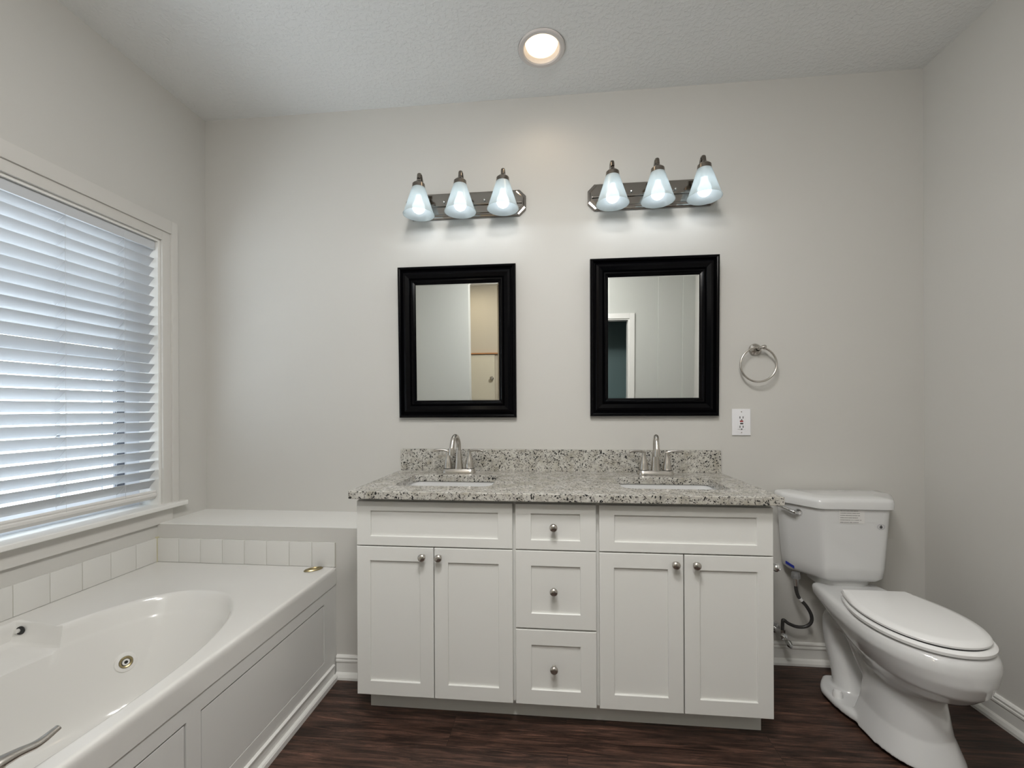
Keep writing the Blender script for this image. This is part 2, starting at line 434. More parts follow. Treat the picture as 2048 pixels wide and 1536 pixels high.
# baseboards
BP = [(0, 0), (0.026, 0), (0.025, 0.010), (0.018, 0.021), (0.010, 0.026), (0.009, 0.026), (0.009, 0.070), (0.013, 0.073), (0.013, 0.080), (0.010, 0.083), (0.012, 0.092), (0.008, 0.098), (0, 0.100)]
MB().prism(BP, (XR, 0, 0), (XR, YR, 0), ((-1,0,0),(0,0,1))).build('baseboard_right', M['trim'], kind='structure')
MB().prism(BP, (1.5, 0, 0), (XR-0.02, 0, 0), ((0,-1,0),(0,0,1))).build('baseboard_back', M['trim'], kind='structure')
MB().prism(BP, (XT+0.005, LED, 0), (0.015, LED, 0), ((0,-1,0),(0,0,1))).build('baseboard_ledge', M['trim'], kind='structure')
MB().prism(BP, (DX1+cw, YR, 0), (2.03, YR, 0), ((0,1,0),(0,0,1))).build('baseboard_rear', M['trim'], kind='structure')

# tile splash: rows of 11 cm tiles on the ledge and on the window wall
def tile_row(name, a, b, nrm, along):
    n_ = int(round((b - a) / 0.109)); g = MB(); t = MB()
    for k in range(n_):
        p0, p1 = a + (b-a)*k/n_ + 0.0011, a + (b-a)*(k+1)/n_ - 0.0011
        if along == 'x': t.box((p0, nrm, ZT+0.001), (p1, nrm-0.008, 0.6), 0.0022)
        else: t.box((nrm, p0, ZT+0.001), (nrm+0.008, p1, 0.6), 0.0022)
    if along == 'x': g.box((a, nrm, ZT+0.001), (b, nrm-0.0055, 0.5985))
    else: g.box((nrm, a, ZT+0.001), (nrm+0.0055, b, 0.5985))
    o = t.build(name, M['tile'], kind='structure', smooth=30)
    g.build('grout', M['grout'], o)
tile_row('trim_2', XL+0.008, XT, LED, 'x')
tile_row('trim_3', LED-0.109*20, LED-0.0005, XL, 'y')
MB().box((XL, LED, ZT), (XL+0.010, LED-0.011, ZT+0.115)).build('trim_4', M['caulk'], kind='structure')

# ------------------------------------------------------------------ WINDOW
win = MB()
cas = 0.0
def casing(m, y0, y1, z0, z1):   # helper boxes on the wall face
    pass
cw1 = 0.078
# flat inner band + raised outer band
for (ya, yb, za, zb) in ((WY1, WY1+cw1*0.55, WZ0-0.02, WZ1+cw1*0.55), (WY0-cw1*0.55, WY0, WZ0-0.02, WZ1+cw1*0.55), (WY0, WY1, WZ1, WZ1+cw1*0.55)):
    win.box((XL, ya, za), (XL+0.012, yb, zb), 0.002)
for (ya, yb, za, zb) in ((WY1+cw1*0.55, WY1+cw1, WZ0-0.02, WZ1+0.105), (WY0-cw1, WY0-cw1*0.55, WZ0-0.02, WZ1+0.105), (WY0-cw1*0.55, WY1+cw1*0.55, WZ1+cw1*0.55, WZ1+0.105)):
    win.box((XL, ya, za), (XL+0.020, yb, zb), 0.005)
wroot = win.build('window_1', M['casing'], kind='structure', smooth=30)
s_ = MB(); s_.box((XL-0.13, WY0-0.10, WZ0-0.022), (XL+0.045, WY1+0.105, WZ0), 0.007, 3)
s_.build('window_stool', M['trim'], wroot, smooth=30)
s_ = MB(); s_.box((XL, WY0-0.07, WZ0-0.09), (XL+0.013, WY1+0.05, WZ0-0.022), 0.003)
s_.build('window_apron', M['casing'], wroot)
f = MB()   # jamb liners and vinyl frame
XG = XL - 0.12
f.box((XL-0.14, WY1-0.012, WZ0), (XL+0.0, WY1, WZ1)); f.box((XL-0.14, WY0, WZ0), (XL, WY0+0.012, WZ1)); f.box((XL-0.14, WY0+0.012, WZ1-0.012), (XL, WY1-0.012, WZ1))
f.build('window_jamb', M['trim'], wroot)
f = MB()
ya, yb = WY0+0.012, WY1-0.012
f.box((XG-0.02, yb-0.062, WZ0), (XG+0.02, yb, WZ1-0.012)); f.box((XG-0.02, ya, WZ0), (XG+0.02, ya+0.062, WZ1-0.012))
f.box((XG-0.02, ya+0.062, WZ1-0.07), (XG+0.02, yb-0.062, WZ1-0.012)); f.box((XG-0.02, ya+0.062, WZ0), (XG+0.02, yb-0.062, WZ0+0.085))
f.box((XG-0.005, ya+0.062, 1.395), (XG+0.03, yb-0.062, 1.45))
f.build('window_frame', M['vinyl'], wroot)
f = MB()
for yy in (-0.605,-1.0):
    f.box((XG-0.008, yy-0.009, WZ0+0.05), (XG+0.008, yy+0.009, WZ1-0.07))
for zz in (1.105, 1.70):
    f.box((XG-0.008, ya+0.062, zz-0.012), (XG+0.008, yb-0.062, zz+0.012))
f.box((XG-0.006, -0.438, WZ0+0.05), (XG+0.006, -0.431, WZ1-0.07))
f.build('muntin', M['vinyl'], wroot)
f = MB()
f.box((XG+0.0, -0.383, WZ0+0.05), (XG+0.012, yb-0.062, WZ1-0.07))
f.build('screen_track', M['screen'], wroot)
f = MB(); f.box((XG-0.003, ya+0.06, WZ0+0.04), (XG+0.001, yb-0.1, WZ1-0.06)); f.build('window_pane', M['glass'], wroot)

# blind: slats, rails, cords
BX = XL - 0.034
bl = thing('window_blind', 'white faux wood horizontal blind with tilted slats, lowered over the window', 'window blind', (BX, (WY0+WY1)/2, WZ0))
b0, b1 = WY0+0.02, -0.280
h = MB(); h.box((BX-0.028, b0+0.004, WZ1-0.052), (BX+0.022, WY1-0.014, WZ1-0.013), 0.002); h.build('headrail', M['blind'], bl)
sl = MB(); tilt = math.radians(51); hw = 0.025
zs = []
zs = [WZ1 - 0.066 - 0.04525*k for k in range(25)]
for z in zs:
    jit = random.uniform(-1, 1) * 0.0006
    prof = []
    for k in range(7):                       # slight crown
        u = -1 + k/3; prof.append((u*hw, 0.0018*(1-u*u)))
    top = [(u, v+0.0012) for u, v in prof]; bot = [(u, v-0.0012) for u, v in reversed(prof)]
    ct, st = math.cos(tilt), math.sin(tilt)
    pr_ = [(u*ct - v*st, u*st + v*ct) for u, v in top+bot]
    sl.prism(pr_, (BX, b0, z+jit), (BX, b1, z-jit), ((1,0,0),(0,0,1)))
sl.build('slats', M['blind'], bl, smooth=40)
br_ = MB()
RP = [(-0.020,-0.018),(-0.014,-0.024),(0.010,-0.020),(0.016,-0.012),(0.021,-0.006),(0.021,0.004),(0.017,0.008),(0.019,0.014),(0.016,0.021),(-0.012,0.016)]
br_.prism(RP, (BX+0.004, b0-0.004, 0.800), (BX+0.004, WY1-0.014, 0.800), ((1,0,0),(0,0,1)))
br_.build('bottom_rail', mat('bottom_rail_white', (0.66, 0.65, 0.63), 0.4), bl, smooth=25)
for yy in (-0.425, -0.655, -1.08, -1.33):
    lc = MB()
    for dx in (-0.022, 0.022):
        lc.tube([(BX+dx, yy, WZ1-0.03), (BX+dx, yy, 0.80)], 0.0007, 5)
    for z in zs:
        lc.tube([(BX+hw*math.cos(tilt)+0.001, yy+0.008, z+hw*math.sin(tilt)+0.002), (BX-0.004, yy-0.004, z-0.012), (BX-hw*math.cos(tilt), yy-0.006, z-hw*math.sin(tilt)-0.002)], 0.0011, 5)
    lc.build('ladder_cord', M['blind'], bl)

# ------------------------------------------------------------------ BATHTUB
tub = thing('bathtub', 'white jetted drop-in bathtub under the window with paneled front', 'bathtub', ((XL+XT)/2, -1.2, 0))
TY0, TY1 = -2.09, LED
BCX, BCY = -0.578, -1.20
def basin(hx, hyf, hyb, z, bump=0.0, cx=BCX, n=280, d=0.0):
    out = []
    for k in range(n):
        a = 2*PI*k/n
        ca, sa = math.cos(a), math.sin(a)
        hy = hyb if sa > 0 else hyf
        e = 2.5
        r = (abs(ca)**e + abs(sa)**e) ** (-1/e)
        x, y = cx + hx*r*ca, BCY + hy*r*sa
        if sa > 0:      # egg: narrower towards the far end, leaning to the window side
            t = max(0, (y - BCY) / hy)
            x = cx + (x - cx) * (1 - 0.10*t*t) - 0.02*t*t
        if bump > 0 and ca < 0:
            def ss(v): v = max(0, min(1, v)); return v*v*(3-2*v)
            f_ = ss((-0.870 - y)/0.035) * ss((y + 1.62)/0.06)
            if f_ > 0:
                x = x + (-1.045 + d - x) * f_ * bump; y = y + (0.055 - d) * f_ * bump * max(0.0, min(1.0, (y + 1.30) / 0.36))
        out.append((x, y, z))
    return out
def rect_ring(pts, x0, x1, y0, y1, z, r=0.0):
    out = []
    for p in pts:
        dx, dy = p[0]-BCX, p[1]-BCY
        kx = ((x1-BCX) if dx > 0 else (x0-BCX)) / dx if abs(dx) > 1e-6 else 1e9
        ky = ((y1-BCY) if dy > 0 else (y0-BCY)) / dy if abs(dy) > 1e-6 else 1e9
        k = min(kx, ky); out.append([BCX+dx*k, BCY+dy*k, z])
    for cx_, cy_ in ((x0,y0),(x1,y0),(x1,y1),(x0,y1)):      # snap the nearest vertex onto each corner
        i = min(range(len(out)), key=lambda i: (out[i][0]-cx_)**2 + (out[i][1]-cy_)**2); out[i][0], out[i][1] = cx_, cy_
    return [tuple(p) for p in out]
tm = MB()
R0 = basin(0.315, 0.60, 0.63, ZT, 1.0)
HX, HF, HB = 0.312, 0.66, 0.625
def bas(d, z, bump=0.0): return basin(HX-d, HF-d, HB-d, z, bump, d=d)
rim = bas(0.0, ZT+0.0, 1.0)
x0_, x1_, y0_, y1_ = XL+0.0005, XT, TY0, TY1
rings = [rect_ring(rim, x0_, x1_+0.003, y0_, y1_-0.0005, ZT-0.075), rect_ring(rim, x0_, x1_+0.0012, y0_, y1_-0.0005, ZT-0.022),
         rect_ring(rim, x0_, x1_+0.001, y0_, y1_-0.0005, ZT-0.014), rect_ring(rim, x0_, x1_, y0_, y1_-0.0005, ZT-0.010),
         rect_ring(rim, x0_, x1_-0.001, y0_, y1_-0.0005, ZT-0.006), rect_ring(rim, x0_, x1_-0.0035, y0_, y1_-0.0005, ZT-0.0025), rect_ring(rim, x0_, x1_-0.007, y0_, y1_-0.0005, ZT-0.0006),
         rect_ring(rim, x0_, x1_-0.011, y0_, y1_-0.0005, ZT), rect_ring(rim, x0_, x1_-0.014, y0_, y1_-0.0005, ZT), bas(-0.008, ZT, 1.0),
         bas(-0.004, ZT, 1.0), bas(0.0, ZT-0.0015, 1.0), bas(0.004, ZT-0.006, 1.0), bas(0.009, ZT-0.02, 1.0), bas(0.014, ZT-0.055, 1.0),
         bas(0.0165, ZT-0.062, 0.93), bas(0.018, ZT-0.066, 0.85), bas(0.019, ZT-0.069, 0.10), bas(0.0205, ZT-0.075, 0.0), bas(0.029, ZT-0.12), bas(0.045, 0.28), bas(0.055, 0.215), bas(0.066, 0.18), bas(0.085, 0.158), bas(0.115, 0.147), bas(0.16, 0.142), bas(0.25, 0.138)]
# slope the far end of the basin (backrest)
out = []
for r_ in rings:
    o_ = []
    for x, y, z in r_:
        if z < ZT-0.008 and y > BCY and XL+0.03 < x < XT-0.03:
            t = (ZT-0.008 - z)/0.39; y = BCY + (y-BCY)*(1-0.22*t)
        o_.append((x, y, z))
    out.append(o_)
tm.loft(out, False, True)
tm.build('tub_shell', M['tub'], tub, smooth=38)
# whirlpool jets
def jet(c, nrm, s=1.0):
    Z = Vector(nrm).normalized(); q = Z.to_track_quat('Z', 'Y').to_matrix().to_4x4()
    j = MB(); j.lathe([(0.0, 0.0), (0.042*s, 0.0), (0.044*s, 0.003), (0.040*s, 0.008), (0.026*s, 0.010), (0.026*s, 0.004), (0.0, 0.003)], c, 32, mtx=q)
    r = j.build('jet', M['tub'], tub, smooth=40)
    b = MB(); b.lathe([(0.014*s, 0.004), (0.025*s, 0.004), (0.025*s, 0.0095), (0.022*s, 0.011), (0.016*s, 0.009), (0.014*s, 0.004)], c, 32, mtx=q); b.build('jet_ring', M['brass'], r, smooth=40)
    b = MB(); b.lathe([(0.0, 0.006), (0.007*s, 0.006), (0.007*s, 0.0125), (0.0125*s, 0.0125), (0.0140*s, 0.011), (0.0140*s, 0.006)], c, 32, mtx=q); b.build('jet_nozzle', M['tub'], r, smooth=40)
    b = MB(); b.lathe([(0.0, 0.0075), (0.007*s, 0.0075)], c, 24, mtx=q); b.build('jet_hole', M['dark'], r)
jet((-0.7555, -0.7465, 0.3045), (0.79, -0.53, 0.31), 0.76)
# small outlet in the armrest notch
q = Vector((0.15, -1, 0.1)).normalized().to_track_quat('Z', 'Y').to_matrix().to_4x4()
b = MB(); b.lathe([(0.0, 0.003), (0.013, 0.003), (0.0135, 0.0)], (-1.006, -0.867, 0.467), 24, mtx=q); hb = b.build('outlet_hole', M['dark'], tub)
b = MB(); b.lathe([(0.007, 0.0), (0.007, 0.008), (0, 0.009)], (-1.011, -0.869, 0.467), 16, mtx=q); b.build('outlet_pin', M['tub'], hb, smooth=40)
# oval air control on the deck corner
b = MB()
oc = Matrix.Rotation(math.radians(42), 3, 'Z')
for_r = []
for rr_, hz in ((0.030, 0.0), (0.032, 0.003), (0.028, 0.007), (0.018, 0.008), (0.015, 0.004), (0.001, 0.004)):
    for_r.append([Vector((-0.297, -0.332, ZT+hz)) + oc @ Vector((rr_*1.25*math.cos(2*PI*k/32), rr_*0.62*math.sin(2*PI*k/32), 0)) for k in range(32)])
b.loft(for_r, False, True); b.build('air_control', M['brass'], tub, smooth=40)
# apron: frame with two access panels
ap = MB()
AX = XT - 0.012
P1 = (-1.030, -0.387, 0.118, 0.366); P2 = (-1.80, -1.078, 0.118, 0.366)
zt_, zb_ = ZT-0.074, 0.0
def abox(ya, yb, za, zb): ap.box((AX-0.02, ya, za), (AX+0.012, yb, zb))
abox(P1[1], LED-0.001, zb_, zt_); abox(P2[1], P1[0], zb_, zt_); abox(TY0, P2[0], zb_, zt_)
for P_ in (P1, P2): abox(P_[0], P_[1], P_[3], zt_); abox(P_[0], P_[1], zb_, P_[2])
ap.box((XL+0.01, TY0, 0), (AX+0.012, TY0+0.02, zt_))
apo = ap.build('apron_frame', M['apron'], tub)
for P_ in (P1, P2):
    p_ = MB(); p_.box((AX-0.012, P_[0]+0.004, P_[2]+0.002), (AX+0.0105, P_[1]-0.005, P_[3]-0.0055), 0.001); p_.build('access_panel', M['apron'], tub)
    p_ = MB(); p_.box((AX-0.02, P_[0], P_[2]), (AX-0.013, P_[1], P_[3])); p_.build('panel_gap_shade', M['dark'], tub)  # dark sheet painted in as the shade of the panel joints
MB().prism([(0,0),(0.020,0),(0.020,0.018),(0.016,0.024),(0.006,0.0255),(0.006,0.060),(0.009,0.0615),(0.009,0.066),(0.004,0.069),(0,0.070)], (AX+0.012, LED-0.026, 0), (AX+0.012, TY0, 0), ((1,0,0),(0,0,1))).build('baseboard_tub', M['trim'], kind='structure')
# tub faucet handle at the near end
tf = thing('tub_faucet_handle', 'brushed nickel curved lever handle on the near corner of the tub rim', 'faucet handle', (-0.262, -1.44, ZT))
b = MB(); b.lathe([(0.0, 0.0), (0.024, 0.0), (0.024, 0.004), (0.016, 0.012), (0.0125, 0.03), (0.013, 0.048), (0.014, 0.052), (0.0, 0.054)], (-0.262, -1.44, ZT), 28); b.build('handle_base', M['nickel'], tf, smooth=40)
b = MB()
lp = spline([(-0.285, -1.462, 0.530), (-0.270, -1.440, 0.542), (-0.260, -1.410, 0.545), (-0.254, -1.380, 0.542), (-0.252, -1.346, 0.549)], 6)
lr = interp([0.020, 0.018, 0.0125, 0.0105, 0.0075], 6)
b.tube(lp, lr, 14, flat=(1.0, 0.7)); b.build('lever', M['nickel'], tf, smooth=50)

# ------------------------------------------------------------------ VANITY
W = 1.524; DF = 0.5422; ZTOP = 0.859
van = thing('vanity_cabinet', 'white shaker double vanity cabinet with three drawers between two door pairs', 'cabinet', (W/2, -0.26, 0))
b = MB()
b.box((0, -DF+0.021, 0.1), (0.016, -0.002, ZTOP-0.001)); b.box((W-0.016, -DF+0.021, 0.1), (W, -0.002, ZTOP-0.001))
b.box((0.016, -DF+0.04, 0.1), (W-0.016, -0.002, 0.116)); b.box((0.016, -0.012, 0.116), (W-0.016, -0.002, ZTOP-0.001))
# face frame
b.box((0.016, -DF+0.023, ZTOP-0.04), (W-0.016, -DF+0.042, ZTOP-0.002)); b.box((0.016, -DF+0.023, 0.117), (W-0.016, -DF+0.039, 0.125))
b.box((0.016, -DF+0.023, 0.655), (W-0.016, -DF+0.042, 0.69))
for xx in (0.6096, 0.9144): b.box((xx-0.02, -DF+0.021, 0.1), (xx+0.02, -DF+0.04, ZTOP-0.001))
b.box((0.60, -DF+0.023, 0.36), (0.92, -DF+0.042, 0.40))
b.build('cabinet_body', M['cab'], van)
b = MB(); b.box((0.018, -0.456, 0), (1.517, -0.44, 0.1)); b.box((0.018, -0.44, 0), (0.034, -0.002, 0.1)); b.box((1.501, -0.44, 0), (1.517, -0.002, 0.1))
b.build('toe_kick', M['cab'], van)
def shaker(name, x0, x1, z0, z1, sx, sz, rec=0.0075):
    yf, yb_ = -DF, -DF+0.0205
    def R(i, y): return [(x0+i, y, z0+i), (x1-i, y, z0+i), (x1-i, y, z1-i), (x0+i, y, z1-i)]
    def R2(e, y): return [(x0+sx+e, y, z0+sz+e), (x1-sx-e, y, z0+sz+e), (x1-sx-e, y, z1-sz-e), (x0+sx+e, y, z1-sz-e)]
    m = MB(); m.loft([R(0, yb_), R(0, yf+0.002), R(0.0006, yf+0.0006), R(0.002, yf), R2(-0.0012, yf), R2(0, yf+0.0012), R2(0.0004, yf+rec)], True, True)
    return m.build(name, M['cab'], van)
def knob(parent, x, z):
    k = MB(); k.lathe([(0, 0), (0.0075, 0), (0.0065, 0.003), (0.0055, 0.008), (0.006, 0.013), (0.011, 0.017), (0.0145, 0.021), (0.0148, 0.025), (0.012, 0.029), (0.006, 0.0312), (0, 0.0316)], (x, -DF, z), 24, 'Y')
    k.build('knob', M['nickel'], parent, smooth=50)
ZD = 0.843
shaker('false_drawer_front', 0.002, 0.6035, 0.6745, ZD, 0.055, 0.036)
shaker('false_drawer_front', 0.9205, 1.522, 0.6745, ZD, 0.055, 0.036)
for x0, x1, kx in ((0.002, 0.3030, 0.264), (0.3060, 0.6035, 0.327), (0.9205, 1.2165, 1.186), (1.2205, 1.522, 1.257)):
    d = shaker('door', x0, x1, 0.1019, 0.6700, 0.053, 0.054); knob(d, kx, 0.639)
for z0, z1, kz in ((0.6745, ZD, 0.762), (0.384, 0.6700, 0.529), (0.1019, 0.378, 0.246)):
    d = shaker('drawer', 0.6145, 0.9095, z0, z1, 0.058, 0.036 if z1 == ZD else 0.056); knob(d, 0.755, kz)
# toilet paper holder on the cabinet side
tp = thing('toilet_paper_post', 'small polished nickel holder post on the vanity side facing the toilet', 'toilet paper holder', (W, -0.475, 0.612))
b = MB(); b.lathe([(0, 0), (0.021, 0), (0.019, 0.005), (0.009, 0.009), (0.0075, 0.014)], (W+0.0005, -0.475, 0.612), 24, 'X'); b.build('escutcheon', M['chrome'], tp, smooth=40)
b = MB(); b.lathe([(0.0075, 0.012), (0.0075, 0.022), (0.011, 0.027), (0.0155, 0.034), (0.0165, 0.041), (0.014, 0.048), (0.008, 0.053), (0, 0.054)], (W, -0.475, 0.612), 24, 'X'); b.build('post', M['chrome'], tp, smooth=50)

# countertop with two rounded rectangular openings
ct = thing('granite_countertop', 'speckled grey granite vanity top with backsplash and two sink cutouts', 'countertop', (W/2, -0.29, ZTOP))
CT0, CT1, CTD = -0.0128, 1.5412, -0.582
ZCT = 0.8888
S1 = (0.112, 0.508, -0.452, -0.178); S2 = (1.022, 1.425, -0.452, -0.185)
bm = bmesh.new()
def ring_edges(pts):
    vs = [bm.verts.new(p) for p in pts]; return [bm.edges.new((vs[i], vs[(i+1) % len(vs)])) for i in range(len(vs))]
e = ring_edges([(CT0, CTD, ZCT), (CT1, CTD, ZCT), (CT1, -0.001, ZCT), (CT0, -0.001, ZCT)])
for S in (S1, S2): e += ring_edges(rrect(S[0], S[1], S[2], S[3], 0.045, ZCT))
bmesh.ops.triangle_fill(bm, edges=e, use_beauty=True)
ret = bmesh.ops.extrude_face_region(bm, geom=bm.faces[:])
for v in [g for g in ret['geom'] if isinstance(g, bmesh.types.BMVert)]: v.co.z = ZTOP
s_ = MB(); s_.bm.free(); s_.bm = bm
slab = s_.build('slab', M['granite'], ct)
bv = slab.modifiers.new('edge', 'BEVEL'); bv.width = 0.003; bv.segments = 3; bv.limit_method = 'ANGLE'; bv.angle_limit = math.radians(60)
b = MB(); b.box((CT0, -0.02, ZCT), (CT1-0.0, -0.001, 0.994), 0.0015); b.build('backsplash', M['granite'], ct)
# undermount sinks
def sink(S, label):
    x0, x1, y0, y1 = S; cx_, cy_ = (x0+x1)/2, (y0+y1)/2
    t = thing('undermount_sink', label, 'sink', (cx_, cy_, ZTOP-0.15), 'undermount basins in the granite top')
    def rr(i, z, r=0.05): return rrect(x0-0.006+i, x1+0.006-i, y0-0.006+i, y1+0.006-i, r, z)
    m = MB(); m.loft([rr(0, ZTOP-0.0008, 0.05), rr(0.004, ZTOP-0.03, .05), rr(0.012, ZTOP-0.09, .05), rr(0.028, ZTOP-0.125, .05), rr(0.05, ZTOP-0.140, .05), rr(0.09, ZTOP-0.145, 0.035),
                      rr(0.09, ZTOP-0.155, 0.035), rr(0.04, ZTOP-0.150, .05), rr(0.004, ZTOP-0.125, .05), rr(-0.010, ZTOP-0.03, .05), rr(-0.016, ZTOP-0.0008, 0.05), rr(0, ZTOP-0.0008, 0.05)], False, False)
    # floor of the basin
    m.bm.faces.new([m.bm.verts.new(p) for p in rr(0.09, ZTOP-0.1448, 0.035)])
    m.build('basin', M['por'], t, smooth=40)
    m = MB(); m.lathe([(0.0, -0.1425), (0.021, -0.1425), (0.024, -0.1445)], (cx_, cy_+0.02, ZTOP), 24); m.build('drain', M['chrome'], t, smooth=30)
sink(S1, 'white rectangular undermount sink at the left end of the granite top')
sink(S2, 'white rectangular undermount sink at the right end, nearest the toilet')

# faucets
def faucet(cx_, label, yaw=0.0):
    fy = -0.100
    t = thing('sink_faucet', label, 'faucet', (cx_, fy, ZCT), 'centerset faucets on the vanity')
    def rr(i, z, r): return rrect(cx_-0.082+i, cx_+0.082-i, fy-0.027+i, fy+0.027-i, r, z, 8)
    m = MB(); m.loft([rr(0, ZCT+0.0003, .026), rr(0.000, ZCT+0.004, .026), rr(0.004, ZCT+0.017, .0225), rr(0.007, ZCT+0.021, .0195)], True, True); m.build('base_plate', M['nickel'], t, smooth=35)
    m = MB(); m.lathe([(0.0215, 0.021), (0.0165, 0.06), (0.0135, 0.105), (0.0128, 0.108)], (cx_, fy, ZCT), 28, cap0=True, cap1=True); m.build('spout_body', M['nickel'], t, smooth=35)
    path = [(0, 0, 0.100), (0, 0, 0.128), (0, -0.006, 0.152), (0, -0.028, 0.173), (0, -0.055, 0.176), (0, -0.078, 0.160), (0, -0.092, 0.130), (0, -0.096, 0.118)]
    c_, s__ = math.cos(yaw), math.sin(yaw)
    path = [(cx_ + p[1]*s__, fy + p[1]*c_, ZCT + p[2]) for p in path]
    pth = spline(path, 5)
    m = MB(); m.tube(pth, 0.0112, 18); sp = m.build('spout', M['nickel'], t, smooth=50)
    e_ = Vector(path[-1])
    m = MB(); m.lathe([(0.0118, 0.010), (0.0128, 0.006), (0.0148, -0.018), (0.0150, -0.024), (0.010, -0.024)], e_, 24, cap0=True, cap1=True); m.build('aerator', M['nickel'], sp, smooth=35)
    for sgn in (-1, 1):
        hx = cx_ + sgn*0.052
        m = MB(); m.lathe([(0.0215, 0.0215), (0.0205, 0.024), (0.0195, 0.040), (0.0150, 0.062), (0.0100, 0.082), (0.0085, 0.096), (0.0088, 0.102)], (hx, fy, ZCT), 28, cap0=True, cap1=True)
        hd = m.build('handle', M['nickel'], t, smooth=50)
        pl_ = spline([(hx - sgn*0.008, fy, ZCT+0.1015), (hx + sgn*0.008, fy-0.002, ZCT+0.106), (hx + sgn*0.030, fy-0.004, ZCT+0.1095), (hx + sgn*0.052, fy-0.006, ZCT+0.1085), (hx+sgn*0.066, fy-0.007, ZCT+0.1055)], 6)
        rd = interp([0.0035, 0.0062, 0.0062, 0.0068, 0.0072], 6)
        m = MB(); m.tube(pl_, rd, 14, flat=(0.9, 0.85)); m.build('lever', M['nickel'], hd, smooth=50)
        m = MB(); m.lathe([(0.0228, 0.0212), (0.0228, 0.0232), (0.0200, 0.0232)], (hx, fy, ZCT), 28); m.build('gasket', M['dark'], hd)
faucet(0.303, 'brushed nickel two-handle faucet behind the left sink', 0.12)
faucet(1.222, 'brushed nickel two-handle faucet behind the right sink', 0.16)

# ------------------------------------------------------------------ MIRRORS
def mirror(x0, x1, z0, z1, label):
    t = thing('wall_mirror', label, 'mirror', ((x0+x1)/2, -0.001, z0), 'black framed mirrors above the vanity')
    fw = 0.082; th = 0.028
    cxm = (x0+x1)/2
    def R(i, y): return [(x0+i, y, z0+i), (x1-i, y, z0+i), (x1-i, y, z1-i), (x0+i, y, z1-i)]
    prof = [(0, -0.001), (0, -th+0.006), (0.003, -th), (0.010, -th-0.002), (0.015, -th), (0.019, -th+0.008), (0.024, -th+0.006), (0.030, -th+0.001), (0.040, -th-0.001), (0.058, -th+0.003), (0.063, -th+0.010),
            (0.067, -th+0.006), (0.073, -th+0.006), (0.077, -th+0.011), (0.086, -th+0.014), (fw, -th+0.018), (fw, -0.001)]
    m = MB(); m.loft([R(i, y) for i, y in prof], False, False); fr = m.build('frame', M['black'], t)
    m = MB(); m.box((x0+0.01, -0.0055, z0+0.01), (x1-0.01, -0.001, z1-0.01)); m.build('backing', M['black'], t)
    # glass with bevelled border
    g = MB(); gi = fw-0.001; g.loft([R(gi, -0.006), R(gi, -0.008), R(gi+0.012, -0.0084)], False, True); g.build('glass', M['mirror'], t)
    t.rotation_euler = (math.radians(1.5), 0, 0)
    return t
mirror(-0.018, 0.576, 1.152, 1.905, 'black framed wall mirror above the left sink')
mirror(0.934, 1.532, 1.157, 1.912, 'black framed wall mirror above the right sink')

